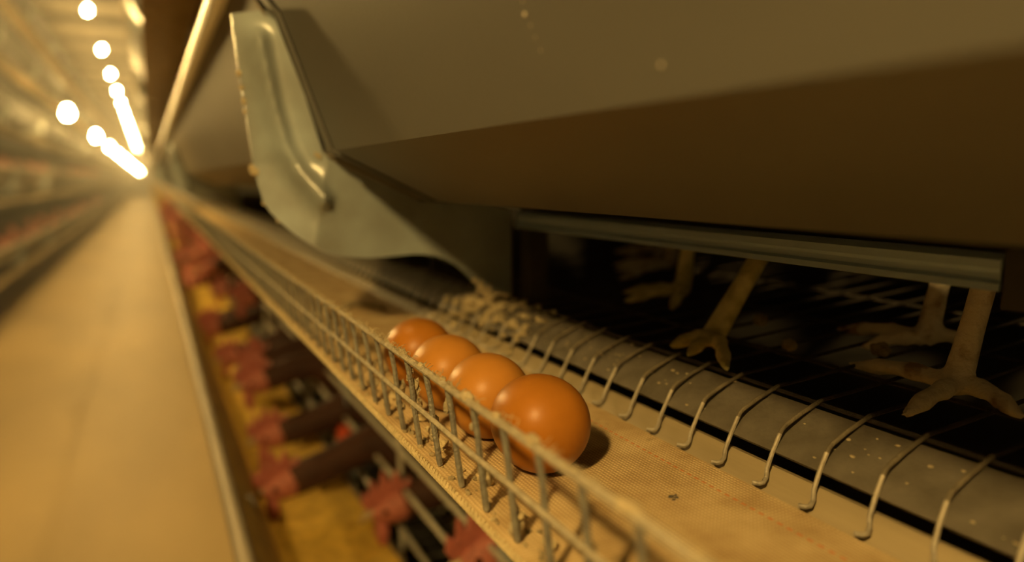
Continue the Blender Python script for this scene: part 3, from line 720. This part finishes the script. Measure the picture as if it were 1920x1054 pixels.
# hens of the first tier overhead, seen as red blurs over its trough
for k, y in enumerate((1.5, 1.9, 2.25, 2.7, 3.1, 3.6, 4.1, 4.7, 5.4, 6.2, 7.0)):
    place_hen(PROTOS[k % 3], (0.36, y, PITCH - 0.101), 0.05 * (k % 3 - 1), 'red-combed hen looking out of the first right tier overhead', 'hens of the first right tier overhead', full=False)
bm = bmesh.new()
for k in range(160): tube(bm, [(0.18, 0.5 + 0.05 * k, PITCH - 0.1055), (0.9, 0.5 + 0.05 * k, PITCH - 0.1055)], 0.0015, 5)
for x in (0.2, 0.4, 0.6, 0.8): tube(bm, [(x, 0.4, PITCH - 0.106), (x, 8.6, PITCH - 0.106)], 0.0022, 5)
tag(obj('cage_floor', bm, M_wire), 'wire floor of the first right tier overhead', 'cage floor')

# ---------------------------------------------------------------- the left row
LEFT = [(-0.09, -1.115), (0.0, -0.59), (0.0, 0.0), (0.0, 0.0)]
LZ = [-1.07 - 0.0, -0.66, -0.065, 0.53, 1.12, 1.71]
LN = ['lowest left tier', 'lower left tier', 'left tier at eye level', 'first left tier overhead', 'second left tier overhead', 'topmost left tier']
for k, (dz, nm) in enumerate(zip(LZ, LN)):
    dx = 0.0
    f = side_map(-1, dx, dz)
    if k > 0:
        trough('feed_trough', -1, dx, dz, YB + 0.2, YE - 1, 'long grey feed trough of the ' + nm, lip=M_lip_dull if k >= 3 else None, body=M_trough_dim if k >= 3 else None)
        for q in range(9):
            bracket(-1, dx, dz, Y_BR + 0.3 + SECT * q, 'bracket along the trough of the ' + nm, 'brackets of the ' + nm)
        tier_common(-1, dx, dz, nm)
        bm = bmesh.new(); prism(bm, [f(*p) for p in [(0.109, -0.1330), (0.109, -0.1354), (0.227, -0.1354), (0.227, -0.1330)]], YB + .2, YE - 1)
        tag(obj('egg_belt', bm, M_belt), 'cream egg belt of the ' + nm, 'egg belt')
        bm = bmesh.new()
        for z in (-0.086, -0.109): tube(bm, [(f(0.106, 0)[0], YB + .2, dz + z), (f(0.106, 0)[0], YE - 1, dz + z)], 0.002, 6)
        for q in range(200): tube(bm, [(f(0.106, 0)[0], 1 + 0.05 * q, dz - 0.086), (f(0.112, 0)[0], 1 + 0.05 * q, dz - 0.133)], 0.0014, 5)
        tag(obj('egg_guard_rail', bm, M_wire_dusty), 'wire guard rail on the egg belt of the ' + nm, 'wire rail')
    if k in (1, 2):
        rnd = random.Random(80 + k); y = 3.0
        while y < 20:
            place_hen(rnd.choice(PROTOS), (f(0.462, 0)[0] + rnd.uniform(-0.03, 0.02), y, dz - 0.101), math.pi + rnd.uniform(-0.15, 0.15), 'red-combed brown hen in the blurred row of heads along the ' + nm, 'hens of the ' + nm, full=False)
            y += rnd.uniform(0.17, 0.30) * (1 if y < 10 else 1.5)
        bm = bmesh.new()
        for q in range(190): tube(bm, [(f(0.28, 0)[0], 2.0 + 0.1 * q, dz - 0.1055), (f(0.95, 0)[0], 2.0 + 0.1 * q, dz - 0.1055)], 0.0018, 5)
        for x in (0.29, 0.5, 0.7, 0.9): tube(bm, [(f(x, 0)[0], 1.8, dz - 0.106), (f(x, 0)[0], 21.2, dz - 0.106)], 0.0025, 5)
        tag(obj('cage_floor', bm, M_wire), 'wire floor of the ' + nm, 'cage floor')
struct('wall_cage_back_left', -1.92, -1.90, YB, YE, FZ, 2.9, M_dark)

# ---------------------------------------------------------------- lamps
def bulb_meshes(emat):
    bm = bmesh.new(); prof = [(0.0, -0.036), (0.012, -0.034), (0.022, -0.027), (0.028, -0.016), (0.030, -0.004), (0.0275, 0.009), (0.021, 0.022), (0.015, 0.034), (0.0135, 0.044), (0.0, 0.044)]
    rings = [[bm.verts.new((r * math.cos(2 * math.pi * k / 20), r * math.sin(2 * math.pi * k / 20), z)) for k in range(20)] for r, z in prof[1:-1]]
    for a, b in zip(rings, rings[1:]):
        for k in range(20): bm.faces.new((a[k], a[(k + 1) % 20], b[(k + 1) % 20], b[k]))
    bm.faces.new(rings[0]); bm.faces.new(rings[-1])
    g = mesh_of(bm, 'bulb_glass', emat)
    bm = bmesh.new(); tube(bm, [(0, 0, 0.041), (0, 0, 0.052), (0, 0, 0.085), (0, 0, 0.095)], [0.015, 0.018, 0.018, 0.006], 16)
    s = mesh_of(bm, 'socket', M_socket)
    bm = bmesh.new(); tube(bm, [(0, 0, 0.094), (0, 0, 0.17)], 0.0035, 8)
    c = mesh_of(bm, 'drop_cord', M_cable)
    return g, s, c
def lamp(meshes, loc, label, group):
    t = empty('hanging_lamp', loc); tag(t, label, 'lamp', group)
    for nm, me in zip(('bulb_glass', 'socket', 'drop_cord'), meshes): link(bpy.data.objects.new(nm, me), t)
BL, BH = bulb_meshes(M_bulb_low), bulb_meshes(M_bulb_high)
for k in range(19):
    y = -0.25 + 3.1 * k
    lamp(BL, (-0.45, y, 0.50) if k == 0 else (-0.475, y, 0.455), 'lit bulb of the lower string of lamps over the aisle', 'bulbs of the lower lamp string')
for k in range(19):
    y = 1.45 + 3.1 * k
    lamp(BH, (-0.545, y, 2.1), 'lit bulb of the upper string of lamps near the ceiling', 'bulbs of the upper lamp string')
for z, x, lab in ((0.62, -0.47, 'thin dark cable carrying the lower string of bulbs'), (2.27, -0.545, 'thin dark cable carrying the upper string of bulbs')):
    bm = bmesh.new(); tube(bm, [(x, YB + .1, z), (x, 20, z), (x, YE - .2, z)], 0.004, 8)
    tag(obj('lamp_cable', bm, M_cable), lab, 'cable')

# dusty air that glows round the lamps
bm = bmesh.new(); box(bm, -1.85, 0.06, 1.2, YE - 0.3, FZ + 0.01, 2.75)
hz = bpy.data.materials.new('dusty_air'); hz.use_nodes = True
hn = hz.node_tree; hn.nodes.remove(hn.nodes['Principled BSDF'])
hv = hn.nodes.new('ShaderNodeVolumeScatter'); hv.inputs['Color'].default_value = (0.9, 0.88, 0.82, 1); hv.inputs['Density'].default_value = 0.018; hv.inputs['Anisotropy'].default_value = 0.45
hn.links.new(hv.outputs[0], hn.nodes['Material Output'].inputs['Volume'])
tag(obj('haze', bm, hz, smooth=False), 'warm dusty haze glowing round the lamps down the aisle', 'haze', kind='stuff')

# lift everything so that the aisle floor lies at height zero
for o in TOP: o.location.z += EYE
